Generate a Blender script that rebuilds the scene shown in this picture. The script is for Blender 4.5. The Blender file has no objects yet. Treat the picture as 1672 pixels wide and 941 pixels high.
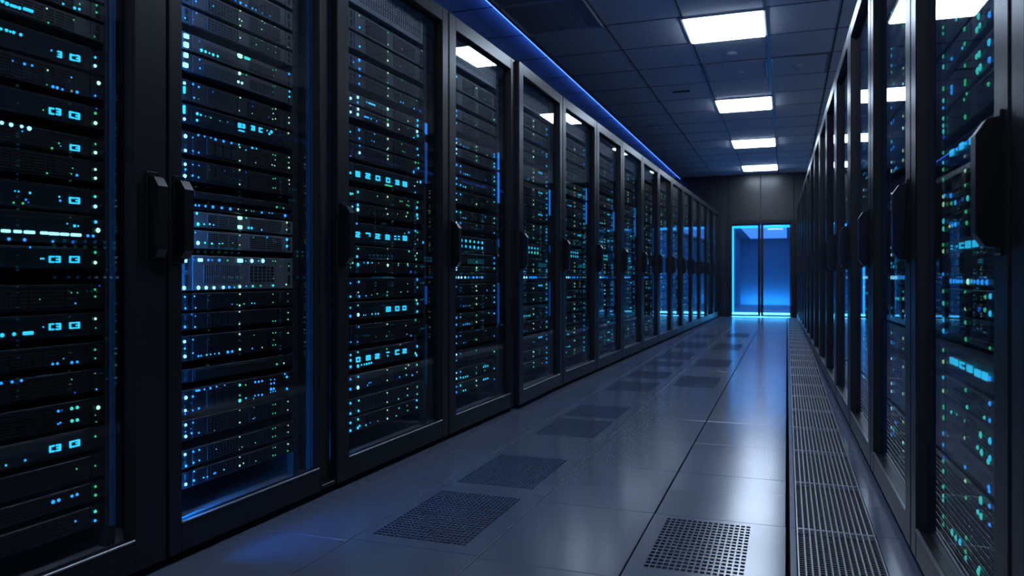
import bpy, bmesh, math, random
from mathutils import Vector

random.seed(7)
C = bpy.context.scene.collection
SC = bpy.context.scene

# ------------------------------------------------------------------ camera model
F_PX, CX, HY, HC = 1242.0, 836.0, 453.0, 0.835
TH = math.atan(449 / 1242.0)
CT, ST = math.cos(TH), math.sin(TH)

cam = bpy.data.cameras.new('camera')
cam.sensor_width = 36.0
cam.lens = 36.0 * F_PX / 1672.0
cam.shift_y = -(470.5 - HY) / 1672.0
cam.clip_start = 0.02
cam.dof.use_dof = True
cam.dof.focus_distance = 3.0
cam.dof.aperture_fstop = 4.6
cam_o = bpy.data.objects.new('camera', cam)
C.objects.link(cam_o)
cam_o.location = (0, 0, HC)
cam_o.rotation_euler = (math.pi / 2, 0, TH)
SC.camera = cam_o

# ------------------------------------------------------------------ the two cabinet rows
class Row:
    def __init__(s, x0, y0, k, left):
        s.x0, s.y0, s.k, s.left = x0, y0, k, left
        u = Vector((k, 1.0)).normalized()
        s.ex = u if left else -u
        s.ey = Vector((-s.ex.y, s.ex.x))          # into the cabinet
        s.rot = math.atan2(s.ex.y, s.ex.x)
    def front(s, y):
        return Vector((s.x0 + s.k * (y - s.y0), y))
    def at(s, y, d=0.0):
        return s.front(y) + s.ey * d
    def hit(s, px, py, d):                         # where a sight line meets the plane d behind the fronts
        a, b = (px - CX) / F_PX, -(py - HY) / F_PX
        X, Y = a * CT - ST, a * ST + CT
        o = s.front(s.y0) + s.ey * d
        n = s.ey
        t = (n.x * o.x + n.y * o.y) / (n.x * X + n.y * Y)
        return t * Y - s.ey.y * d, HC + b * t      # position along the row, height

LEFT = Row(-1.655, 2.4, 0.022, True)
RIGHT = Row(0.345, 2.45, -0.0125, False)

# ------------------------------------------------------------------ materials
def mat(name, col, rough=0.5, metal=0.0, emit=None, strength=0.0, noise=0.0, nscale=8.0, bump=0.0, spec=0.5, sample=True):
    m = bpy.data.materials.new(name)
    m.use_nodes = True
    nt = m.node_tree
    p = nt.nodes['Principled BSDF']
    p.inputs['Base Color'].default_value = (*col, 1)
    p.inputs['Roughness'].default_value = rough
    p.inputs['Metallic'].default_value = metal
    p.inputs['Specular IOR Level'].default_value = spec
    if emit:
        p.inputs['Emission Color'].default_value = (*emit, 1)
        p.inputs['Emission Strength'].default_value = strength
        if not sample:
            m.cycles.emission_sampling = 'NONE'
    if noise > 0 or bump > 0:
        tc = nt.nodes.new('ShaderNodeTexCoord')
        nz = nt.nodes.new('ShaderNodeTexNoise')
        nz.inputs['Scale'].default_value = nscale
        nz.inputs['Detail'].default_value = 5
        nt.links.new(tc.outputs['Object'], nz.inputs['Vector'])
        if noise > 0:
            mr = nt.nodes.new('ShaderNodeMapRange')
            mr.inputs['To Min'].default_value = rough * (1 - noise)
            mr.inputs['To Max'].default_value = min(1, rough * (1 + noise))
            nt.links.new(nz.outputs['Fac'], mr.inputs['Value'])
            nt.links.new(mr.outputs['Result'], p.inputs['Roughness'])
            mx = nt.nodes.new('ShaderNodeMix'); mx.data_type = 'RGBA'
            mx.inputs['A'].default_value = (*[c * (1 - noise * .4) for c in col], 1)
            mx.inputs['B'].default_value = (*[min(1, c * (1 + noise * .4)) for c in col], 1)
            nt.links.new(nz.outputs['Fac'], mx.inputs['Factor'])
            nt.links.new(mx.outputs['Result'], p.inputs['Base Color'])
        if bump > 0:
            bp = nt.nodes.new('ShaderNodeBump')
            bp.inputs['Strength'].default_value = bump
            bp.inputs['Distance'].default_value = 0.002
            nt.links.new(nz.outputs['Fac'], bp.inputs['Height'])
            nt.links.new(bp.outputs['Normal'], p.inputs['Normal'])
    return m

def glass(name, tint=(1, 1, 1), ior=1.5):
    m = bpy.data.materials.new(name)
    m.use_nodes = True
    nt = m.node_tree
    nt.nodes.clear()
    out = nt.nodes.new('ShaderNodeOutputMaterial')
    tr = nt.nodes.new('ShaderNodeBsdfTransparent'); tr.inputs['Color'].default_value = (*tint, 1)
    gl = nt.nodes.new('ShaderNodeBsdfGlossy'); gl.inputs['Roughness'].default_value = 0.0
    fr = nt.nodes.new('ShaderNodeFresnel'); fr.inputs['IOR'].default_value = ior
    mx = nt.nodes.new('ShaderNodeMixShader')
    ge = nt.nodes.new('ShaderNodeNewGeometry')
    mr = nt.nodes.new('ShaderNodeMapRange')           # the same reflectance from either face of the pane
    mr.inputs['To Min'].default_value = ior; mr.inputs['To Max'].default_value = 1 / ior
    nt.links.new(ge.outputs['Backfacing'], mr.inputs['Value']); nt.links.new(mr.outputs['Result'], fr.inputs['IOR'])
    nt.links.new(fr.outputs[0], mx.inputs[0]); nt.links.new(tr.outputs[0], mx.inputs[1]); nt.links.new(gl.outputs[0], mx.inputs[2])
    nt.links.new(mx.outputs[0], out.inputs[0])
    return m

M = {}
M['steel'] = mat('black_powder_steel', (.013, .0135, .0165), .34, .25, noise=.12, nscale=30)
M['reveal'] = mat('matt_black', (.004, .004, .005), .7)
M['shell'] = mat('cabinet_inside', (.035, .042, .05), .30, .3)
M['trim'] = mat('aluminium_edge', (.32, .33, .36), .35, .8)
M['handle'] = mat('handle_black', (.005, .005, .006), .30)
M['glass'] = glass('door_glass', (.93, .95, .97), 1.33)
M['doorglass'] = glass('entrance_glass', (.85, .92, .98), 1.45)
M['chassis'] = mat('server_chassis', (.010, .0105, .012), .5, .3)
M['face_dark'] = mat('server_face_black', (.010, .0105, .0125), .42, .1, noise=.15, nscale=40)
M['face_mid'] = mat('server_face_grey', (.058, .060, .066), .45, .2, noise=.15, nscale=40)  # on the upper servers this grey stands in for ceiling light
M['face_light'] = mat('server_face_pale', (.17, .174, .185), .45, .3, noise=.12, nscale=40)  # paler grey for a few units and the blanking panels
M['hole'] = mat('vent_hole', (.004, .004, .005), .8)
M['window'] = mat('display_window', (.008, .014, .018), .25)
M['floor'] = mat('floor_laminate', (.100, .116, .166), .19, noise=.12, nscale=2.0, spec=1.0)
M['seam'] = mat('underfloor', (.006, .006, .007), .8)
M['grate'] = mat('grate_metal', (.62, .63, .66), .30, .7, noise=.15, nscale=20)
M['ceil'] = mat('ceiling_tile', (.72, .74, .78), .75, noise=.08, nscale=60, bump=.1)
M['tbar'] = mat('ceiling_bar', (.05, .05, .055), .3, .6)
M['ceil_dark'] = mat('vent_plate', (.5, .51, .56), .6)
M['wall'] = mat('wall_panel', (.014, .014, .0155), .27)
M['wall_dark'] = mat('wall_dark', (.05, .05, .055), .6)
M['white'] = mat('vestibule_paint', (.42, .46, .55), .5)
M['tray'] = mat('tray_grey', (.20, .21, .23), .38, .3)
M['slat'] = mat('grate_cross_bar', (.03, .03, .033), .5)
M['lobby_floor'] = mat('lobby_floor_white', (.8, .82, .85), .35)
M['plastic'] = mat('off_white_plastic', (.35, .35, .36), .5)
M['lamp'] = mat('lamp_diffuser', (.8, .8, .8), .5, emit=(.64, .79, 1.0), strength=20.0)
M['cove'] = mat('blue_cove_diffuser', (.1, .2, .5), .5, emit=(.045, .16, 1.0), strength=6.5)
M['fill_wash'] = mat('fill_wash_diffuser', (.5, .5, .5), .5, emit=(.52, .68, 1.0), strength=20.0)
M['strip'] = mat('blue_strip', (.1, .2, .5), .5, emit=(.005, .17, 1.0), strength=45.0)
M['strip_bright'] = mat('bright_blue_strip', (.1, .2, .5), .5, emit=(.006, .24, 1.0), strength=260.0)
M['strip_foot'] = mat('foot_light', (.1, .2, .5), .5, emit=(.006, .2, 1.0), strength=70.0)
M['strip_bright_foot'] = mat('bright_foot_light', (.1, .2, .5), .5, emit=(.006, .26, 1.0), strength=1500.0)
M['post_bright'] = mat('post_glow_bright', (.02, .06, .15), .4, emit=(.01, .26, 1.0), strength=1.0, sample=False)  # emissive stand-ins for blue light reflected on the posts
M['post_soft'] = mat('post_glow_soft', (.02, .06, .15), .4, emit=(.01, .12, .6), strength=.35, sample=False)
M['post_dim'] = mat('post_glow_dim', (.02, .04, .08), .4, emit=(.005, .09, .35), strength=.05, sample=False)
M['portal'] = mat('portal_strip', (.1, .3, .6), .5, emit=(.01, .33, 1.0), strength=3.2)
M['portal_floor'] = mat('portal_floor_strip', (.1, .3, .6), .5, emit=(.07, .50, 1.0), strength=8.0)
M['portal_lamp'] = mat('portal_ceiling_lamp', (.3, .4, .6), .5, emit=(.07, .27, .92), strength=1.15)

LEDC = {'W': ((.28, .72, 1.0), 2.2), 'b': ((.02, .33, 1.0), 1.5), 'B': ((.01, .12, .75), .8), 'c': ((.03, .62, 1.0), 1.3),
        't': ((.06, .85, .72), 1.0), 'g': ((.05, .75, .30), .8), 'G': ((.40, 1.0, .72), 1.8), 'y': ((.50, 1.0, .55), .95), 'w': ((.5, .55, .55), .45)}
for k, (c, s) in LEDC.items():
    M['led_' + k] = mat('light_' + {'W': 'white_blue', 'b': 'blue', 'B': 'deep_blue', 'c': 'cyan', 't': 'teal', 'g': 'green', 'G': 'bright_green', 'y': 'pale_green', 'w': 'dim_white'}[k],
                        tuple(x * .3 for x in c), .4, emit=c, strength=s, sample=False)

# ------------------------------------------------------------------ mesh builder
class MB:
    def __init__(s):
        s.v, s.f, s.m, s.mats = [], [], [], []
    def mi(s, key):
        if key not in s.mats: s.mats.append(key)
        return s.mats.index(key)
    def quad(s, pts, key):
        b = len(s.v); s.v += [tuple(p) for p in pts]; s.f.append(tuple(range(b, b + len(pts)))); s.m.append(s.mi(key)); return s
    def box(s, x0, x1, y0, y1, z0, z1, key, ch=0.0):
        i = s.mi(key); b = len(s.v)
        if ch <= 0:
            s.v += [(x, y, z) for x in (x0, x1) for y in (y0, y1) for z in (z0, z1)]
            for q in ((0, 1, 3, 2), (4, 6, 7, 5), (0, 4, 5, 1), (2, 3, 7, 6), (0, 2, 6, 4), (1, 5, 7, 3)):
                s.f.append(tuple(b + k for k in q)); s.m.append(i)
            return s
        X, Y, Z = (x0, x1), (y0, y1), (z0, z1)
        idx = {}
        for a in (0, 1):
            for c in (0, 1):
                for d in (0, 1):
                    sa, sc_, sd = (1, -1)[a] * ch, (1, -1)[c] * ch, (1, -1)[d] * ch
                    for ax in range(3):
                        idx[a, c, d, ax] = len(s.v)
                        s.v.append((X[a] + (0 if ax == 0 else sa), Y[c] + (0 if ax == 1 else sc_), Z[d] + (0 if ax == 2 else sd)))
                    s.f.append((idx[a, c, d, 0], idx[a, c, d, 1], idx[a, c, d, 2])); s.m.append(i)
        for ax in range(3):
            for e in (0, 1):
                cs = [(0, 0), (1, 0), (1, 1), (0, 1)]
                def key_(p):
                    l = list(p); l.insert(ax, e); return (*l, ax)
                s.f.append(tuple(idx[key_(p)] for p in cs)); s.m.append(i)
        for ax in range(3):                                      # 12 edges
            o1, o2 = [q for q in range(3) if q != ax]
            for p in (0, 1):
                for q in (0, 1):
                    def kk(t, face):
                        l = [0, 0, 0]; l[ax] = t; l[o1] = p; l[o2] = q; return (*l, face)
                    s.f.append((idx[kk(0, o1)], idx[kk(1, o1)], idx[kk(1, o2)], idx[kk(0, o2)])); s.m.append(i)
        return s
    def prism(s, prof, x0, x1, key):                              # closed (y, z) outline swept along x
        i = s.mi(key); b = len(s.v); n = len(prof)
        s.v += [(x0, y, z) for y, z in prof] + [(x1, y, z) for y, z in prof]
        s.f.append(tuple(b + k for k in range(n))); s.m.append(i)
        s.f.append(tuple(b + n + k for k in reversed(range(n)))); s.m.append(i)
        for k in range(n):
            l = (k + 1) % n
            s.f.append((b + k, b + l, b + n + l, b + n + k)); s.m.append(i)
        return s
    def disc(s, cx, cz, y, r, dep, key, seg=12):                  # a small dome facing -y
        i = s.mi(key); b = len(s.v)
        for rr, yy in ((r, y), (r * .8, y - dep * .7), (r * .35, y - dep)):
            s.v += [(cx + rr * math.cos(2 * math.pi * k / seg), yy, cz + rr * math.sin(2 * math.pi * k / seg)) for k in range(seg)]
        for a in (0, 1):
            for k in range(seg):
                l = (k + 1) % seg
                s.f.append((b + a * seg + k, b + a * seg + l, b + (a + 1) * seg + l, b + (a + 1) * seg + k)); s.m.append(i)
        s.f.append(tuple(b + 2 * seg + k for k in range(seg))); s.m.append(i)
        return s
    def mesh(s, name):
        me = bpy.data.meshes.new(name)
        me.from_pydata(s.v, [], s.f)
        for k in s.mats: me.materials.append(M[k])
        me.polygons.foreach_set('material_index', s.m)
        bm = bmesh.new(); bm.from_mesh(me)
        bmesh.ops.recalc_face_normals(bm, faces=bm.faces)
        bm.to_mesh(me); bm.free()
        me.update()
        return me

def link(name, data, parent=None, loc=(0, 0, 0), rot=0.0):
    o = bpy.data.objects.new(name, data)
    C.objects.link(o)
    o.location = loc
    o.rotation_euler = (0, 0, rot)
    if parent: o.parent = parent
    return o

def tag(o, label, cat, group=None, kind=None):
    o['label'] = label; o['category'] = cat
    if group: o['group'] = group
    if kind: o['kind'] = kind
    return o

def struct(name, data, label=None, parent=None, loc=(0, 0, 0)):
    o = link(name, data, parent, loc)
    if not parent:
        o['kind'] = 'structure'
        if label: o['label'] = label
    return o

ORD = ['first', 'second', 'third', 'fourth', 'fifth', 'sixth', 'seventh', 'eighth', 'ninth', 'tenth', 'eleventh', 'twelfth', 'thirteenth',
       'fourteenth', 'fifteenth', 'sixteenth', 'seventeenth', 'eighteenth', 'nineteenth', 'twentieth', 'twenty-first', 'twenty-second',
       'twenty-third', 'twenty-fourth', 'twenty-fifth', 'twenty-sixth', 'twenty-seventh', 'twenty-eighth', 'twenty-ninth', 'thirtieth']

Y_END = 16.75
Z_CEIL = 3.0

# ------------------------------------------------------------------ floor with openings for the vented tiles
COLS = [(-1.70, -1.31, 0), (-1.31, -.87, 1), (-.87, -.44, 2), (-.44, -.002, 3), (.006, .030, 4), (.267, .40, 5)]
Y0, PITCH = 2.09, 0.61
VENTS = {1: [(2.11, 2.77, 2.17, 2.71), (2.77, 3.42, 2.84, 3.36), (3.80, 4.37, 3.85, 4.34), (4.37, 4.93, 4.42, 4.84), (5.46, 6.14, 5.52, 6.06),
             (6.20, 6.84, 6.28, 6.76), (7.10, 7.70, 7.17, 7.62), (7.80, 8.70, 7.86, 8.62), (9.0, 10.05, 9.1, 9.95), (10.6, 11.5, 10.7, 11.4)],
         2: [(5.84, 6.62, 5.90, 6.56), (7.22, 8.05, 7.28, 7.98), (8.92, 10.0, 9.0, 9.92), (10.9, 11.9, 11.0, 11.8)],
         3: [(2.09, 2.70, 2.19, 2.67)]}
PANELS3 = [(5.05, 5.80)]

def col_lines(ci):
    v = sorted(VENTS.get(ci, []))
    ys = []
    y = -3.4
    while Y0 + PITCH * round((y - Y0) / PITCH) < Y_END:
        ys.append(Y0 + PITCH * round((y - Y0) / PITCH)); y += PITCH
    ys.append(Y_END)
    ys = [q for q in ys if not any(a - .2 < q < b + .2 for a, b, _, _ in v)] + [e for q in v for e in q[:2]]
    return sorted(set(ys)), [(a, b) for a, b, _, _ in v]

fl = MB()
for x0, x1, ci in COLS:
    ys, holes = col_lines(ci)
    gx = .0025
    for a, b in zip(ys[:-1], ys[1:]):
        if (a, b) in holes: continue
        fl.box(x0 + gx, x1 - gx, a + .0012, b - .0012, -.02, 0, 'floor', ch=.0014)
for x0, x1 in ((-3.35, -1.70), (.40, 2.05)):                       # under the cabinets
    y = -3.4
    while y < Y_END:
        fl.box(x0 + .002, x1 - .002, y, min(Y_END, y + PITCH) - .002, -.02, 0, 'floor'); y += PITCH
for x in (-1.31, -.87):
    fl.box(x - .0019, x + .0019, -3.4, Y_END, -.012, .0003, 'trim')
struct('floor', fl.mesh('floor'), 'grey raised floor of large glossy tiles')
sub = MB(); sub.box(-3.35, 2.05, -3.4, Y_END, -.16, -.12, 'seam')
struct('floor_underside', sub.mesh('floor_underside'))

def perforated(x0, x1, y0, y1, px0, px1, py0, py1, nx, ny, fx, fy, key, z=0.0, t=.006):
    """A plate with nx by ny real holes, walls to the holes included."""
    mb = MB()
    xs, ys = [px0], [py0]
    cx, cy = (px1 - px0) / nx, (py1 - py0) / ny
    for i in range(nx): xs += [px0 + cx * i + cx * (1 - fx) / 2, px0 + cx * i + cx * (1 + fx) / 2]
    for j in range(ny): ys += [py0 + cy * j + cy * (1 - fy) / 2, py0 + cy * j + cy * (1 + fy) / 2]
    xs.append(px1); ys.append(py1)
    V = {}
    def vid(i, j, k):
        if (i, j, k) not in V:
            V[i, j, k] = len(mb.v); mb.v.append((xs[i], ys[j], z - t * k))
        return V[i, j, k]
    mi = mb.mi(key)
    for i in range(len(xs) - 1):
        for j in range(len(ys) - 1):
            if i % 2 == 1 and j % 2 == 1:
                for (a, b) in (((i, j), (i + 1, j)), ((i + 1, j), (i + 1, j + 1)), ((i + 1, j + 1), (i, j + 1)), ((i, j + 1), (i, j))):
                    mb.f.append((vid(*a, 0), vid(*b, 0), vid(*b, 1), vid(*a, 1))); mb.m.append(mi)
            else:
                mb.f.append((vid(i, j, 0), vid(i + 1, j, 0), vid(i + 1, j + 1, 0), vid(i, j + 1, 0))); mb.m.append(mi)
    for (a, b, c, d) in ((x0, px0, y0, y1), (px1, x1, y0, y1), (px0, px1, y0, py0), (px0, px1, py1, y1)):
        if b - a > 1e-4 and d - c > 1e-4:
            mb.quad([(a, c, z), (b, c, z), (b, d, z), (a, d, z)], key)
    for p, q in (((x0, y0), (x1, y0)), ((x1, y0), (x1, y1)), ((x1, y1), (x0, y1)), ((x0, y1), (x0, y0))):
        mb.quad([(*p, z), (*q, z), (*q, z - .02), (*p, z - .02)], key)
    return mb

vent_cache = {}
def floor_vent(ci, a, b, p0, p1, label, group):
    x0, x1, _ = COLS[ci]
    px0, px1 = (x0 + .04, x1 - .07) if ci != 3 else (-.392, -.112)
    nx, ny = (16, 17) if ci == 3 else (21, 24)
    if a > 5: nx, ny = 18, 20
    cx, cy = (x0 + x1) / 2, (a + b) / 2
    t = link('floor_vent', None, loc=(cx, cy, 0))
    tag(t, label, 'vent', group)
    pl = perforated(x0 + .0025 - cx, x1 - .0025 - cx, a + .0012 - cy, b - .0012 - cy, px0 - cx, px1 - cx, p0 - cy, p1 - cy, nx, ny, *((.70, .64) if ci == 3 else (.78, .72)), 'floor', t=.003)
    link('plate', pl.mesh('vent_plate'), t)
    pan = MB(); pan.box(x0 + .01 - cx, x1 - .01 - cx, a + .01 - cy, b - .01 - cy, -.075, -.07, 'hole')
    for e in (x0 + .008 - cx, x1 - .010 - cx): pan.box(e, e + .002, a + .01 - cy, b - .01 - cy, -.07, -.019, 'hole')
    for e in (a + .008 - cy, b - .010 - cy): pan.box(x0 + .01 - cx, x1 - .01 - cx, e, e + .002, -.07, -.019, 'hole')
    link('pan', pan.mesh('vent_pan'), t)

for ci, lst in VENTS.items():
    for k, (a, b, p0, p1) in enumerate(lst):
        if ci == 3:
            lab = 'large square-holed floor vent in the middle tile beside the long grate'
        elif ci == 1:
            lab = f'perforated floor vent, {ORD[k]} from the front in the strip near the tall blue-lit cabinets'
        else:
            lab = f'perforated floor vent, {ORD[k]} from the front in the strip along the middle seam'
        floor_vent(ci, a, b, p0, p1, lab, 'perforated vents in the floor')

# the long grate: panel after panel
def grate_mesh(L):
    f = MB()
    for e in (-.1185, .1145): f.box(e, e + .004, -L / 2 + .001, L / 2 - .001, -.02, .0015, 'grate')
    for e in (-L / 2 + .001, L / 2 - .005): f.box(-.1145, .1145, e, e + .004, -.02, .0015, 'grate')
    g = MB()
    n = 13
    for i in range(1, n):
        x = -.1145 + .229 * i / n
        g.box(x - .0026, x + .0026, -L / 2 + .005, L / 2 - .005, -.012, .001, 'grate', ch=.0008)
    k = 34
    for j in range(1, k):
        y = -L / 2 + L * j / k
        g.box(-.1145, .1145, y - .003, y + .003, -.018, -.011, 'slat')
    p = MB(); p.box(-.1185, .1185, -L / 2 + .001, L / 2 - .001, -.07, -.065, 'hole')
    return f.mesh('grate_frame'), g.mesh('grate_grille'), p.mesh('grate_pan')
gm = grate_mesh(PITCH)
k = 0
y = Y0 - 3 * PITCH
while y < Y_END - .3:
    if y + PITCH > .2:
        t = link('floor_grate', None, loc=(.1485, y + PITCH / 2, 0))
        n = k
        tag(t, f'silver floor grate panel, {ORD[n]} from the front of the long run of bars', 'grate', 'grate panels in the long run')
        link('frame', gm[0], t); link('grille', gm[1], t); link('pan', gm[2], t)
        k += 1
    y += PITCH

# ------------------------------------------------------------------ ceiling
X_LINES = [-3.3, -2.17, -1.47, -.82, -.17, .41, 1.2, 2.05]
CY0, CP = 6.42, .7475
cl = MB()
cl.box(-3.35, 2.05, -3.4, Y_END, Z_CEIL, Z_CEIL + .1, 'ceil')
struct('ceiling', cl.mesh('ceiling'), 'grey suspended ceiling of rectangular tiles')
cg = MB()
for x in X_LINES[1:-1]:
    w = .024 if abs(x + .17) < .01 else .011
    cg.box(x - w / 2, x + w / 2, -3.4, Y_END, Z_CEIL - .004, Z_CEIL + .001, 'tbar')
y = CY0 - 13 * CP
while y < Y_END:
    if y > -3.3: cg.box(-3.3, 2.05, y - .005, y + .005, Z_CEIL - .003, Z_CEIL + .001, 'tbar')
    y += CP
struct('trim_1', cg.mesh('ceiling_grid'), 'dark metal bars between the ceiling tiles')

lf = MB()
for e in (-.335, .317): lf.box(e, e + .018, -.345, .345, -.014, 0, 'plastic')
for e in (-.345, .327): lf.box(-.317, .317, e, e + .018, -.014, 0, 'plastic')
ld = MB(); ld.box(-.317, .317, -.327, .327, -.026, -.002, 'lamp', ch=.006)
lfm, ldm = lf.mesh('lamp_frame'), ld.mesh('lamp_diffuser')
names = ['large square ceiling light highest in the view', 'square ceiling light, second of the glowing row', 'square ceiling light, third of the glowing row',
         'small-looking square ceiling light just before the end wall']
for i, yy in enumerate((6.79, 9.90, 12.80, 15.72, 3.75, .76, -2.2)):
    t = link('ceiling_light', None, loc=(-.5, yy, Z_CEIL))
    tag(t, names[i] if i < 4 else f'square ceiling light overhead, {ORD[i - 4]} one before the visible row', 'light', 'square ceiling lights')
    link('frame', lfm, t); link('diffuser', ldm, t)

for i, (c0, c1) in enumerate(((5.6725, 6.42), (4.925, 5.6725))):
    cx, cy = -1.82, (c0 + c1) / 2
    t = link('ceiling_vent', None, loc=(cx, cy, Z_CEIL))
    tag(t, ['dark perforated ceiling panel next to the blue light line', 'dark perforated ceiling panel further overhead, past the frame edge'][i], 'vent', 'perforated ceiling panels')
    hw, hl = .335, (c1 - c0) / 2 - .008
    pl = perforated(-hw, hw, -hl, hl, -hw + .03, hw - .03, -hl + .03, hl - .03, 26, 28, .5, .5, 'ceil_dark', z=-.004, t=.003)
    me = pl.mesh('perforated_panel')
    link('plate', me, t)
    bk = MB(); bk.box(-hw, hw, -hl, hl, -.0008, 0, 'hole')
    link('backing', bk.mesh('vent_backing'), t)

dm = MB()
def lathe(mb, prof, key, seg=20):
    i = mb.mi(key); b = len(mb.v)
    for r, z in prof: mb.v += [(r * math.cos(2 * math.pi * q / seg), r * math.sin(2 * math.pi * q / seg), z) for q in range(seg)]
    for a in range(len(prof) - 1):
        for q in range(seg):
            l = (q + 1) % seg
            mb.f.append((b + a * seg + q, b + a * seg + l, b + (a + 1) * seg + l, b + (a + 1) * seg + q)); mb.m.append(i)
lathe(dm, [(.048, 0), (.05, -.008), (.045, -.018), (.03, -.026), (.001, -.029)], 'ceil_dark')
dme = dm.mesh('detector_body')
for (xx, yy, lab) in ((-.5, 7.62, 'small dark smoke detector behind the biggest ceiling light'), (-.48, 8.32, 'small dark smoke detector between the two biggest ceiling lights'),
                      (.1, 8.30, 'small dark smoke detector near the cabinets beside the grate'), (-.46, 11.2, 'tiny smoke detector between second and third ceiling lights')):
    t = link('smoke_detector', dme, loc=(xx, yy, Z_CEIL)); tag(t, lab, 'detector', 'ceiling smoke detectors')
g = MB()
g.box(-.11, .11, -.05, .05, -.012, 0, 'ceil_dark', ch=.003)
for q in range(5): g.box(-.095, .095, -.036 + q * .017, -.027 + q * .017, -.014, -.011, 'hole')
tag(link('ceiling_grille', g.mesh('ceiling_grille'), loc=(-1.15, 8.95, Z_CEIL)), 'small dark slotted ceiling grille in a tile beyond the perforated panel', 'grille')
# two lift-out access panels with metal rims
for i, (xa, xb) in enumerate(((-.80, -.19), (-.15, .395))):
    cx, cy = (xa + xb) / 2, CY0 + 2.5 * CP
    t = link('access_panel', None, loc=(cx, cy, Z_CEIL))
    tag(t, ['ceiling access panel with shiny rim between the two biggest lights', 'ceiling access panel with shiny rim nearer the grate-side cabinets'][i], 'panel', 'ceiling access panels')
    hx, hy = (xb - xa) / 2, CP / 2 - .012
    r = MB()
    for e in (-hx, hx - .012): r.box(e, e + .012, -hy, hy, -.012, -.003, 'trim')
    for e in (-hy, hy - .012): r.box(-hx + .012, hx - .012, e, e + .012, -.012, -.003, 'trim')
    link('rim', r.mesh('access_rim'), t)
    b = MB(); b.box(-hx + .012, hx - .012, -hy + .012, hy - .012, -.006, -.003, 'ceil')
    link('board', b.mesh('access_board'), t)

# blue cove light line above the cabinets under the low strip of ceiling
t = link('cove_light', None, loc=(-2.17, 6.6, Z_CEIL))
tag(t, 'long thin blue light line along the ceiling above the taller-looking cabinet row', 'light')
h = MB(); h.box(0, .008, -10, 10.12, -.036, -.005, 'tbar'); link('housing', h.mesh('cove_housing'), t)
h = MB(); h.box(-.010, 0, -10, 10.12, -.034, -.006, 'cove'); link('diffuser', h.mesh('cove_diffuser'), t)
t = link('wall_fill_strip', None, loc=(-3.29, 6.6, Z_CEIL - .12))  # unseen strip added to even out the blue on the ceiling
tag(t, 'added blue fill strip on the wall hidden behind the cabinet tops', 'light')
h = MB(); h.box(0, .03, -10, 10.12, -.03, .03, 'tbar'); link('housing', h.mesh('fill_strip_housing'), t)
h = MB(); h.box(.03, .042, -10, 10.12, -.02, .02, 'cove'); link('diffuser', h.mesh('fill_strip_diffuser'), t)

t = link('wall_fill_strip', None, loc=(2.04, 6.6, 2.45))  # unseen fill strip added to lift the ceiling
tag(t, 'added white fill strip on the wall behind the tops of the grate-side cabinets', 'light')
h = MB(); h.box(-.012, 0, -10, 10.12, -.05, .05, 'tbar'); h.box(-.155, -.012, -10, 10.12, -.05, -.044, 'tbar'); h.box(-.155, -.150, -10, 10.12, -.044, .003, 'tbar')  # visor keeps the fill off the opposite cabinet fronts
link('housing', h.mesh('fill_wash_housing'), t)
h = MB(); h.box(-.020, -.012, -10, 10.12, -.010, .010, 'fill_wash'); link('diffuser', h.mesh('fill_wash_diffuser'), t)

# ------------------------------------------------------------------ walls and the glass entrance
w = MB(); w.box(-3.45, -3.35, -3.4, Y_END, 0, Z_CEIL, 'wall_dark'); struct('wall_left', w.mesh('wall_left'))
w = MB(); w.box(2.05, 2.15, -3.4, Y_END, 0, Z_CEIL, 'wall_dark'); struct('wall_right', w.mesh('wall_right'))
w = MB(); w.box(-3.45, 2.15, -3.5, -3.4, 0, Z_CEIL, 'wall_dark'); struct('wall_rear', w.mesh('wall_rear'))
DX0, DX1, DZ = -1.175, .135, 2.0
w = MB()
xs = [-3.45, -2.4, DX0, (DX0 + DX1) / 2, DX1, 1.1, 2.15]
for a, b in zip(xs[:-1], xs[1:]):
    z0 = DZ if DX0 - .001 <= a < DX1 - .001 else 0
    w.box(a + .007, b - .007, Y_END, Y_END + .1, z0, Z_CEIL, 'wall', ch=.003)
w.box(-3.45, DX0, Y_END + .02, Y_END + .1, 0, Z_CEIL, 'wall_dark'); w.box(DX1, 2.15, Y_END + .02, Y_END + .1, 0, Z_CEIL, 'wall_dark')
w.box(DX0, DX1, Y_END + .02, Y_END + .1, DZ, Z_CEIL, 'wall_dark')
struct('wall_back', w.mesh('wall_back'), 'dark grey panelled end wall above and around the glass doors')

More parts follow.
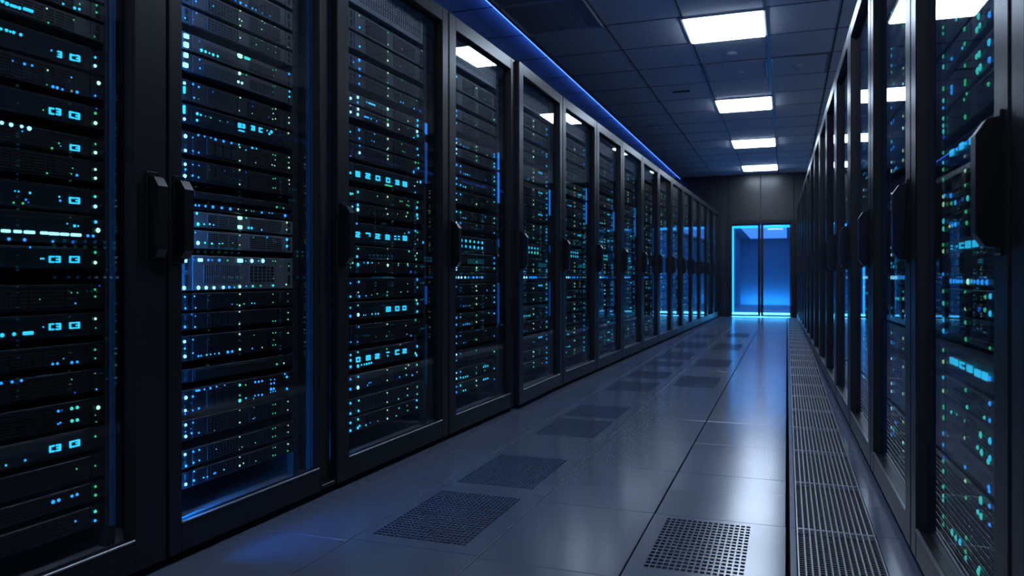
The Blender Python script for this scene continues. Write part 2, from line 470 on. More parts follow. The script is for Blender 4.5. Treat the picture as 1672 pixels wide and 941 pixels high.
d = struct('door_1', None, 'blue-lit double glass door at the end of the aisle', loc=((DX0 + DX1) / 2, Y_END, 0))
hw = (DX1 - DX0) / 2
m_ = MB()
m_.box(-hw - .03, -hw + .06, -.03, .1, 0, DZ + .03, 'reveal', ch=.003); m_.box(hw - .06, hw + .03, -.03, .1, 0, DZ + .03, 'reveal', ch=.003)
m_.box(-hw + .06, hw - .06, -.03, .1, DZ - .045, DZ + .03, 'reveal', ch=.003)
struct('frame', m_.mesh('door_frame'), parent=d)
for sx in (-1, 1):
    lw = hw - .062
    leaf = MB()
    xa, xb = (-lw, -.004) if sx < 0 else (.004, lw)
    i0, i1 = (xa + .018, xb - .05) if sx < 0 else (xa + .05, xb - .018)
    leaf.box(xa, i0, 0, .04, .012, DZ - .048, 'reveal', ch=.002); leaf.box(i1, xb, 0, .04, .012, DZ - .048, 'reveal', ch=.002)
    leaf.box(i0, i1, 0, .04, .012, .05, 'reveal'); leaf.box(i0, i1, 0, .04, DZ - .075, DZ - .048, 'reveal')
    lo = struct('door_leaf', leaf.mesh('door_leaf'), parent=d)
    p = MB(); p.box(i0, i1, .016, .024, .05, DZ - .075, 'doorglass'); struct('glass_pane', p.mesh('entrance_pane'), parent=lo)
    hd = MB(); hx = sx * .03
    hd.box(hx - .012, hx + .012, -.05, -.03, .85, 1.25, 'handle', ch=.004)
    hd.box(hx - .008, hx + .008, -.03, .0, .9, .93, 'handle'); hd.box(hx - .008, hx + .008, -.03, .0, 1.17, 1.2, 'handle')
    struct('pull_handle', hd.mesh('pull_handle'), parent=lo)
# light strips lining the far side of the opening
for nm, bx, key in (('strip_top', (-hw + .07, hw - .07, .115, .135, DZ - .12, DZ - .075), 'portal'), ('strip_side', (-hw + .075, -hw + .11, .115, .135, .06, DZ - .12), 'portal'),
                    ('strip_floor', (-hw + .07, hw - .07, .115, .15, .0, .085), 'portal_floor')):
    s_ = MB(); s_.box(*bx, key)
    struct('light_strip', s_.mesh('portal_' + nm), parent=d)
# the lobby behind the glass
v = MB()
va, vb, vy0, vy1, vz = -1.35, .30, Y_END + .1, Y_END + 8.0, 2.03
v.box(va - .05, va, vy0, vy1, 0, vz, 'white'); v.box(vb, vb + .05, vy0, vy1, 0, vz, 'white'); v.box(va, vb, vy1, vy1 + .05, 0, vz, 'white')
struct('wall_lobby', v.mesh('wall_lobby'), 'blue-lit lobby walls behind the glass doors')
v = MB(); v.box(va, vb, vy0, vy1, -.02, 0, 'lobby_floor'); struct('floor_lobby', v.mesh('floor_lobby'))
v = MB(); v.box(va, vb, vy0, vy1, vz, vz + .05, 'white'); struct('ceiling_lobby', v.mesh('ceiling_lobby'))
t = link('lobby_light', None, loc=((va + vb) / 2, Y_END + 4.0, vz))
tag(t, 'wide blue-white ceiling light panel seen through the glass doors', 'light')
h = MB(); h.box(-.54, .54, -3.6, 3.6, -.012, 0, 'plastic'); link('frame', h.mesh('lobby_lamp_frame'), t)
h = MB(); h.box(-.52, .52, -3.58, 3.58, -.016, -.012, 'portal_lamp'); link('diffuser', h.mesh('lobby_lamp_diffuser'), t)

def area(name, loc, rot, sx, sy, col, power, label):
    l = bpy.data.lights.new(name, 'AREA'); l.shape = 'RECTANGLE'; l.size, l.size_y = sx, sy; l.color = col; l.energy = power
    o = bpy.data.objects.new(name, l); C.objects.link(o); o.location = loc; o.rotation_euler = rot
    tag(o, label, 'light')
    return o
area('lobby_threshold_fill', ((va + vb) / 2, Y_END + .32, 1.96), (0, 0, 0), 1.3, .2, (.02, .36, 1.0), 45, 'added blue fill light over the threshold just inside the glass doors')  # unseen fill added to brighten the lobby floor
area('lobby_wall_fill', ((va + vb) / 2, vy1 - .35, .06), (math.radians(100), 0, 0), 1.5, .06, (.02, .34, 1.0), 7, 'added blue fill light along the foot of the far lobby wall')  # unseen fill added to brighten the foot of the far wall

# ------------------------------------------------------------------ cabinets
H, DEP, GAP = 2.20, 1.05, .006
rack_cache = {}
def rack_meshes(w, st0, st1):
    key = (round(w, 3), round(st0, 3), round(st1, 3))
    if key in rack_cache: return rack_cache[key]
    R = {}
    zb, zt, top = .115, 2.128, H
    m = MB(); m.box(GAP, w - GAP, .035, DEP - .02, 0, .03, 'reveal'); R['plinth'] = m.mesh('plinth')
    # door: a bevelled ring with black reveals
    m = MB()
    T = .034
    m.box(GAP, st0, 0, T, .028, top, 'steel', ch=.0035); m.box(w - st1, w - GAP, 0, T, .028, top, 'steel', ch=.0035)
    m.box(st0 - .002, w - st1 + .002, .001, T, .028, zb, 'steel', ch=.003); m.box(st0 - .002, w - st1 + .002, .001, T, zt, top, 'steel', ch=.003)
    rv = .0012
    m.box(st0 - .001, st0 + rv, .005, T + .004, zb, zt, 'reveal'); m.box(w - st1 - rv, w - st1 + .001, .005, T + .004, zb, zt, 'reveal')
    m.box(st0, w - st1, .005, T + .004, zt - rv, zt + .001, 'reveal')
    R['door'] = m.mesh('cabinet_door')
    m = MB(); m.box(st0 + .001, w - st1 - .001, .026, .031, zb - .004, zt + .002, 'glass'); R['glass'] = m.mesh('door_pane')
    m = MB(); m.box(st0, w - st1, -.0015, .006, zb - .003, zb + .003, 'trim', ch=.001); R['trim'] = m.mesh('sill_highlight')  # paler strip standing in for the light caught by the sill bevel
    m = MB(); m.box(GAP, GAP + .02, T + .004, DEP, .03, top, 'shell'); R['side0'] = m.mesh('side_panel')
    m = MB(); m.box(w - GAP - .02, w - GAP, T + .004, DEP, .03, top, 'shell'); R['side1'] = m.mesh('side_panel')
    m = MB(); m.box(GAP + .02, w - GAP - .02, T + .004, DEP, top - .02, top, 'shell'); R['roof'] = m.mesh('roof_panel')
    m = MB(); m.box(GAP + .02, w - GAP - .02, T + .004, DEP, .03, .105, 'tray'); R['tray'] = m.mesh('base_tray')
    m = MB(); m.box(GAP + .02, w - GAP - .02, DEP - .02, DEP, .105, top - .02, 'shell'); R['rear'] = m.mesh('rear_panel')
    rack_cache[key] = R
    return R

hm = MB()
hm.prism([(0, .885), (-.028, .890), (-.043, .912), (-.043, 1.088), (-.026, 1.114), (0, 1.12)], -.017, .017, 'handle')
hm_main = hm.mesh('handle_grip')
hb = MB(); hb.box(-.021, .021, -.006, .004, .875, 1.13, 'handle', ch=.002)
hm_base = hb.mesh('handle_plate')

def post_mesh(x0, x1):
    m = MB(); m.box(x0, x1, .058, .085, .105, 2.17, 'shell', ch=.002)
    for k in range(46): m.box((x0 + x1) / 2 - .004, (x0 + x1) / 2 + .004, .0572, .0585, .13 + k * .0435, .138 + k * .0435, 'hole')
    return m.mesh('mounting_post')
post_cache, top_cache, strip_cache = {}, {}, {}

def cabinet(row, y0, y1, st_near, st_far, sx0, W, handles, label, strip='strip', ajar=0.0, post_glows=()):
    """One cabinet from y0 (near) to y1 (far); sx0, W: where the servers sit, from its viewer's-left edge."""
    w = y1 - y0
    st0, st1 = (st_near, st_far) if row.left else (st_far, st_near)
    R = rack_meshes(w, st0, st1)
    o = row.at(y0 if row.left else y1)
    t = link('server_cabinet', None, loc=(o.x, o.y, 0), rot=row.rot)
    tag(t, label, 'cabinet', 'glass-door cabinets along the aisle')
    link('plinth', R['plinth'], t)
    d = link('door', R['door'], t)
    if ajar:                                                       # swung out a touch about its far edge
        d.location = (w - w * math.cos(ajar), -w * math.sin(ajar), 0); d.rotation_euler = (0, 0, ajar)
    g = link('glass_pane', R['glass'], d); g['label'] = 'clear glass pane'
    link('sill_highlight', R['trim'], d)
    for hx in handles:
        h_ = link('handle', hm_main, d, loc=(hx, 0, 0))
        link('handle_plate', hm_base, d, loc=(hx, 0, 0))
    link('side_panel', R['side0'], t); link('side_panel', R['side1'], t)
    link('roof_panel', R['roof'], t); link('base_tray', R['tray'], t); link('rear_panel', R['rear'], t)
    for a, b in ((sx0 - .036, sx0 - .004), (sx0 + W + .004, sx0 + W + .036)):
        k = (round(a, 3), round(b, 3))
        if k not in post_cache: post_cache[k] = post_mesh(a, b)
        link('mounting_post', post_cache[k], t)
    # perforated panel closing the top of the rack
    k = (round(sx0, 3), round(W, 3))
    if k not in top_cache:
        pm = perforated(0, W, 0, .135, .03, W - .02, .02, .115, 30, 9, .55, .6, 'face_light')
        pm.v = [(sx0 + x, .060 - z, 1.985 + y) for x, y, z in pm.v]
        pm.box(sx0, sx0 + W, .082, .084, 1.985, 2.12, 'hole')
        top_cache[k] = pm.mesh('top_blanking_panel')
    link('blanking_panel', top_cache[k], t)
    if strip:
        sx = (st0 - .011) if row.left else (w - st1 + .003)
        k = (round(sx, 3), strip)
        if k not in strip_cache:
            m = MB(); m.box(sx, sx + .008, .0395, .0455, .11, 2.0, strip); strip_cache[k] = m.mesh('cabinet_light_strip')
        # the strip hides behind the near stile and washes the inside blue
        sx_ = link('light_strip', strip_cache[k], t, loc=(0, 0, 0)); sx_['label'] = 'thin blue light strip'
        kf = ('foot', k)
        if kf not in strip_cache:
            m = MB(); m.box(sx, sx + .008, .0460, .0620, .108, .20, strip + '_foot'); strip_cache[kf] = m.mesh('cabinet_foot_light')
        link('foot_light', strip_cache[kf], t)
    for z0, z1, key in post_glows:  # blue light on the far post, put in as glowing bars
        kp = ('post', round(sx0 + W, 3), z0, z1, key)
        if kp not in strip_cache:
            m = MB(); m.box(sx0 + W + .012, sx0 + W + .030, .050, .0565, z0, z1, key, ch=.002); strip_cache[kp] = m.mesh('post_glow')
        q = link('post_glow', strip_cache[kp], t); q['label'] = 'painted blue glow on the far post'
    return t

# ------------------------------------------------------------------ servers
SEG = {'0': 'abcdef', '1': 'bc', '2': 'abged', '3': 'abgcd', '7': 'abc', '8': 'abcdefg', 'C': 'afed', '-': 'g', ':': ':', 'H': 'fegbc'}
digit_cache, led_cache, part_cache = {}, {}, {}
def digit_mesh(ch, w, h, key='led_c'):
    k = (ch, round(w, 4), round(h, 4), key)
    if k in digit_cache: return digit_cache[k]
    m = MB(); t = min(w, h) * .27; g_ = t * .12; y0, y1 = -.003, .001
    a, b = -w / 2, w / 2; c, d = -h / 2, h / 2
    for s in SEG[ch]:
        if s == 'a': m.box(a + g_, b - g_, y0, y1, d - t, d, key)
        if s == 'd': m.box(a + g_, b - g_, y0, y1, c, c + t, key)
        if s == 'g': m.box(a + g_ + t * .6, b - g_ - t * .6, y0, y1, -t / 2, t / 2, key)
        if s == 'f': m.box(a, a + t, y0, y1, g_, d - t - g_, key)
        if s == 'e': m.box(a, a + t, y0, y1, c + t + g_, -g_, key)
        if s == 'b': m.box(b - t, b, y0, y1, g_, d - t - g_, key)
        if s == 'c': m.box(b - t, b, y0, y1, c + t + g_, -g_, key)
        if s == ':':
            m.box(-t, t, y0, y1, h * .14, h * .4, key); m.box(-t, t, y0, y1, -h * .4, -h * .14, key)
    digit_cache[k] = m.mesh('display_digit')
    return digit_cache[k]
def led_mesh(c, r):
    r = max(.0018, round(r * 2000) / 2000)
    k = (c, r)
    if k not in led_cache:
        m = MB(); m.disc(0, 0, .0005, r, min(r * .8, .004), 'led_' + c); led_cache[k] = m.mesh('status_light')
    return led_cache[k]
def bar_mesh(c, w, h):
    k = ('bar', c, round(w, 3), round(h, 3))
    if k not in led_cache:
        m = MB(); ch = min(w, h) * .24; m.box(-w / 2, w / 2, -.004, .004, -h / 2, h / 2, 'led_' + c, ch=min(ch, .0018)); led_cache[k] = m.mesh('light_bar')
    return led_cache[k]

def server_parts(W, h, style, shade):
    k = (round(W, 3), round(h, 3), style, shade)
    if k in part_cache: return part_cache[k]
    P = []
    fk = 'face_' + shade
    m = MB(); m.box(.022, W - .022, .012, .72, .003, h - .003, 'chassis'); P.append(('chassis', m.mesh('chassis')))
    m = MB(); m.box(.044, W - .044, 0, .014, .0025, h - .0025, fk, ch=.0022); P.append(('faceplate', m.mesh('faceplate')))
    for e in (0, W - .042):
        m = MB(); m.box(e, e + .042, .001, .008, .0025, h - .0025, fk, ch=.0015)
        m.box(e + .014, e + .026, -.0005, .002, h * .16, h * .44, 'hole'); m.box(e + .014, e + .026, -.0005, .002, h * .56, h * .84, 'hole')
        P.append(('mounting_ear', m.mesh('mounting_ear')))
    z0, z1 = h * .16, h * .84
    def grille(xa, xb, nx, nz, za=z0, zb=z1):
        m = MB(); m.box(xa, xb, -.0006, .001, za, zb, 'hole')
        rw = .0026
        for i in range(nx + 1):
            x = xa + (xb - xa) * i / nx; m.box(x - rw / 2, x + rw / 2, -.002, .001, za, zb, fk)
        for j in range(nz + 1):
            z = za + (zb - za) * j / nz; m.box(xa, xb, -.0018, .001, z - rw / 2, z + rw / 2, fk)
        return m.mesh('vent_grille')
    if style == 'vent':
        P.append(('vent_grille', grille(W * .20, W * .46, 10, max(3, int(h / .012))))); P.append(('vent_grille', grille(W * .56, W * .86, 7, max(3, int(h / .010)))))
    elif style == 'mesh':
        P.append(('vent_grille', grille(W * .17, W * .47, 16, max(4, int(h / .010)), h * .22, h * .72))); P.append(('vent_grille', grille(W * .56, W * .80, 6, 5, h * .22, h * .72)))
    elif style == 'slot':
        P.append(('vent_grille', grille(W * .20, W * .46, 3, max(5, int(h / .008))))); P.append(('vent_grille', grille(W * .56, W * .88, 2, max(5, int(h / .009)))))
    elif style == 'bays':
        n = 4
        for q in range(n):
            xa = W * .19 + q * W * .068
            m = MB(); m.box(xa, xa + W * .06, -.004, .002, z0, z1, fk, ch=.001); m.box(xa + W * .008, xa + W * .052, -.0046, -.003, z0 + h * .08, z0 + h * .3, 'hole')
            m.box(xa + W * .01, xa + W * .05, -.0065, -.003, z1 - h * .16, z1 - h * .10, 'chassis')
            P.append(('drive_tray', m.mesh('drive_tray')))
        P.append(('vent_grille', grille(W * .56, W * .86, 8, max(3, int(h / .012)))))
    elif style == 'digits':
        m = MB(); m.box(W * .07, W * .90, -.0012, .002, h * .12, h * .88, 'window', ch=.0008); P.append(('display_window', m.mesh('display_window')))
    elif style == 'row':
        m = MB(); m.box(W * .06, W * .90, -.001, .002, h * .2, h * .8, 'window', ch=.0008); P.append(('light_rail', m.mesh('light_rail')))
    elif style == 'blank':
        m = MB(); m.box(W * .10, W * .90, -.001, .002, h * .2, h * .8, 'chassis', ch=.001); P.append(('cover_panel', m.mesh('cover_panel')))
    part_cache[k] = P
    return P

SHADE_WORD = {'dark': 'black', 'mid': 'grey', 'light': 'pale-grey'}
STYLE_WORD = {'vent': 'vented', 'mesh': 'mesh-fronted', 'slot': 'slotted', 'bays': 'drive-bay', 'digits': 'cyan-digit', 'row': 'blue-dotted', 'blank': 'plain'}
ROWTXT = {True: 'under the blue cove', False: 'beside the floor grate'}
D_FACE = .056
n_srv = 0
def server(row, o_y, x0, z0, W, h, style, shade, rank, cab, lights, panel=False):
    """lights: (kind, colour or char, x, z, size or (w, h)) in the face's own coordinates."""
    global n_srv
    p = row.at(o_y, D_FACE) + row.ex * x0
    t = link('rack_server', None, loc=(p.x, p.y, z0), rot=row.rot)
    tag(t, f'{SHADE_WORD[shade]} {STYLE_WORD[style]} server, {ORD[rank]} from top in {ORD[cab]} cabinet of row {ROWTXT[row.left]}', 'server', 'servers mounted in the cabinets')
    for nm, me in server_parts(W, h, style, shade): link(nm, me, t)
    n_srv += 1
    if panel:
        m = MB()  # all status lights of this server merged into one mesh
        for kind, c, x, z, s in lights:
            if kind == 'dot': m.disc(x, z, -.002, s * 1.22, min(.004, s * .8), 'led_' + c, seg=6)
            elif kind == 'bar': m.box(x - s[0] / 2, x + s[0] / 2, -.005, -.001, z - s[1] / 2, z + s[1] / 2, 'led_' + c)
            else:
                for (px_, pz_) in ((-.3, .28), (.3, .28), (-.3, -.28), (.3, -.28)):
                    m.box(x + px_ * s[0] - s[0] * .16, x + px_ * s[0] + s[0] * .16, -.004, -.001, z + pz_ * s[1] - s[1] * .18, z + pz_ * s[1] + s[1] * .18, 'led_c')
        if m.v:
            q = link('light_panel', m.mesh('light_panel'), t); q['label'] = 'small glowing status lights'
        return t
    for kind, c, x, z, s in lights:
        yy = -.0022
        if kind == 'dot': link('status_light', led_mesh(c, s), t, loc=(x, yy, z))
        elif kind == 'bar': link('light_bar', bar_mesh(c, *s), t, loc=(x, yy, z))
        else: link('display_digit', digit_mesh(c, *s), t, loc=(x, yy, z))
    return t

def read(x0, y0, sc, txt):
    """A list of lights noted from one stretch of cabinet: x,y,colour,radius or x,y,colour,w,h for a bar, or x,y,=char,w,h for a digit."""
    out = []
    for q in txt.replace('\n', ' ').split():
        f = q.split(',')
        px, py = x0 + float(f[0]) / sc, y0 + float(f[1]) / sc
        if f[2][0] == '=': out.append(('digit', f[2][1], px, py, (float(f[3]) / sc, float(f[4]) / sc)))
        elif len(f) == 5: out.append(('bar', f[2], px, py, (float(f[3]) / sc, float(f[4]) / sc)))
        else: out.append(('dot', f[2], px, py, float(f[3]) / sc))
    return out

def px_scale(row, px, py):
    """Metres along the face, and up it, per picture pixel there."""
    a = row.hit(px, py, D_FACE); b = row.hit(px + 1, py, D_FACE); c = row.hit(px, py + 1, D_FACE)
    return abs(b[0] - a[0]), abs(c[1] - a[1])

def noted_cabinet(row, cab_no, y0, y1, sx0, W, ref_px, units, lights, extra_top=0, extra_bottom=0):
    """Fill one near cabinet from units (top, bottom, style, shade) read down the line ref_px and the noted lights."""
    base = y0 if row.left else y1
    U = []
    for a, b, st, sh in units:
        z1, z0 = row.hit(ref_px, a, D_FACE)[1], row.hit(ref_px, b, D_FACE)[1]
        U.append([z0, z1, st, sh, []])
    hi, lo = max(u[1] for u in U) + .004, min(u[0] for u in U) - .004
    ext = (z_fill(hi, 1.975, extra_top, 3 + cab_no) if extra_top else []) + (z_fill(.125, lo, extra_bottom, 9) if extra_bottom else [])
    for z0, z1, st, sh in ext: U.append([z0, z1, st, sh, []])
    U.sort(key=lambda u: -u[1])
    for kind, c, px, py, s in lights:
        yy, z = row.hit(px, py, D_FACE)
        x = (yy - base) * (1 if row.left else -1) - sx0
        best = min(U, key=lambda u: 0 if u[0] <= z <= u[1] else min(abs(z - u[0]), abs(z - u[1])))
        sh_, sv_ = px_scale(row, px, py)
        if kind == 'dot':
            s2 = s * math.sqrt(sh_ * sv_) * .98; mx = s2; mz = s2
        else:
            s2 = (s[0] * sh_, s[1] * sv_); mx, mz = s2[0] / 2, s2[1] / 2
        if x < -.05 or x > W + .06: continue
        x = min(max(x, mx + .002), W - mx - .002)
        hz = best[1] - best[0]
        zz = min(max(z - best[0], mz + .004), hz - mz - .004) if hz > 2 * mz + .008 else hz / 2
        best[4].append((kind, c, x, zz, s2))
    for k, (z0, z1, st, sh, ll) in enumerate(U):
        server(row, base, sx0, z0, W, z1 - z0, st, sh, k, cab_no, ll)

# ------------------------------------------------------------------ the near cabinets, noted light by light
L1_LIGHTS = (read(0, 0, 7.236, '''20,15,c,22 75,45,c,24 150,75,c,80,30 222,97,c,22 325,120,c,115,32 548,103,y,12 565,270,g,11 740,48,c,13 875,97,c,18 932,110,c,15 935,50,g,12
865,237,g,12 1135,48,g,12 1135,149,g,12 1112,435,g,9 5,343,c,18 70,360,c,20 115,375,c,14 155,385,c,20 240,412,c,20 602,598,b,12 695,645,=3,50,75 845,680,=C,55,75 910,692,=3,50,75
1120,680,c,14 1118,780,W,20 145,720,b,11 283,758,b,17 373,776,b,14 558,832,y,12 838,917,b,12''')
 + read(0, 120, 7.236, '''1160,115,G,24 1120,265,b,13 1133,365,B,11 620,168,b,18 670,181,b,18 732,195,b,14 905,222,b,17 840,210,w,14 548,135,g,8 600,445,=C,58,80 680,455,=3,58,80
838,490,=C,55,80 905,505,=3,55,80 505,433,g,9 1122,472,g,17 1122,588,G,22 15,578,W,22 125,595,W,24 250,618,W,20 340,632,W,26 258,685,b,10 843,877,=C,52,72 905,885,=3,52,72
1122,836,g,12 1122,937,G,19 608,895,g,15 710,860,b,7 690,826,g,11''')
 + read(0, 240, 7.236, '''1122,267,G,15 1122,371,G,17 550,312,g,11 838,320,g,9 903,336,b,16 853,252,g,8 1118,588,t,16 1120,705,W,22 838,633,=C,58,78 905,637,=3,55,78 695,590,c,12 705,636,b,13
172,522,c,10 215,528,c,11 350,545,c,14 300,625,b,11 155,660,g,12 265,668,g,14 330,657,B,12''')
 + read(0, 350, 7.236, '''1125,92,c,19 1153,190,G,27 875,138,c,17 918,140,c,12 790,112,c,8 60,198,W,105,36 200,205,W,88,34 340,213,W,125,36 515,222,W,85,33 630,231,W,115,34 755,238,W,100,33 890,245,W,120,36
1033,255,b,18 1095,258,b,17 100,325,b,20 285,332,b,19 350,365,b,12 618,347,b,14 855,372,B,18 600,533,=C,58,80 675,533,=3,58,80 840,535,=C,55,80 903,535,=3,52,80 480,525,c,11 507,525,c,11
1120,452,g,17 1120,572,G,20 1170,742,B,11 1118,890,g,12''')
 + read(0, 470, 7.236, '''1120,105,g,13 1122,367,G,15 1127,477,g,9 838,60,g,8 910,60,g,8 465,138,g,7 885,185,b,11 600,462,=C,58,80 680,458,=3,58,80 840,447,=C,55,78 905,443,=3,52,78 505,465,c,9
20,562,c,26 160,549,c,23 325,537,c,120,42 1118,733,g,12 1120,834,g,11 617,903,b,17 673,897,b,17 843,884,b,17 908,877,b,16 745,838,b,7''')
 + read(0, 590, 7.236, '''8,258,b,17 137,240,b,18 247,225,b,16 842,215,g,9 1118,145,w,8 1135,355,b,10 880,405,B,11 842,560,t,20 908,547,t,19 845,706,t,21 908,695,t,20 683,590,b,16 725,583,B,11 682,742,b,11
708,728,b,11 1155,548,G,24 1122,638,w,8 1133,752,g,7 1122,889,g,12''')
 + read(0, 700, 7.236, '''1122,93,g,12 605,240,=C,58,80 680,225,=3,58,80 842,185,=C,55,78 905,170,=3,55,78 65,435,c,12 292,375,b,14 1120,440,g,11 900,478,g,10 1122,685,g,14 1123,787,g,16 622,867,b,22
688,847,b,20 845,798,b,17 905,780,b,18''')
 + read(0, 811, 7.236, '''1120,177,t,18 1118,285,b,17 885,292,b,13'''))
L1_UNITS = [(-40, 0, 'vent', 'mid'), (2, 31, 'vent', 'mid'), (33, 66, 'vent', 'mid'), (77, 119, 'digits', 'dark'), (121, 163, 'vent', 'dark'), (172, 211, 'digits', 'dark'), (224, 258, 'slot', 'dark'),
            (261, 299, 'vent', 'dark'), (308, 350, 'digits', 'dark'), (352, 402, 'row', 'dark'), (404, 441, 'digits', 'dark'), (463, 506, 'bays', 'dark'), (509, 549, 'digits', 'dark'), (558, 595, 'vent', 'dark'),
            (602, 641, 'bays', 'dark'), (649, 694, 'vent', 'dark'), (697, 737, 'digits', 'dark'), (743, 783, 'slot', 'dark'), (787, 820, 'vent', 'dark'), (826, 863, 'bays', 'dark')]

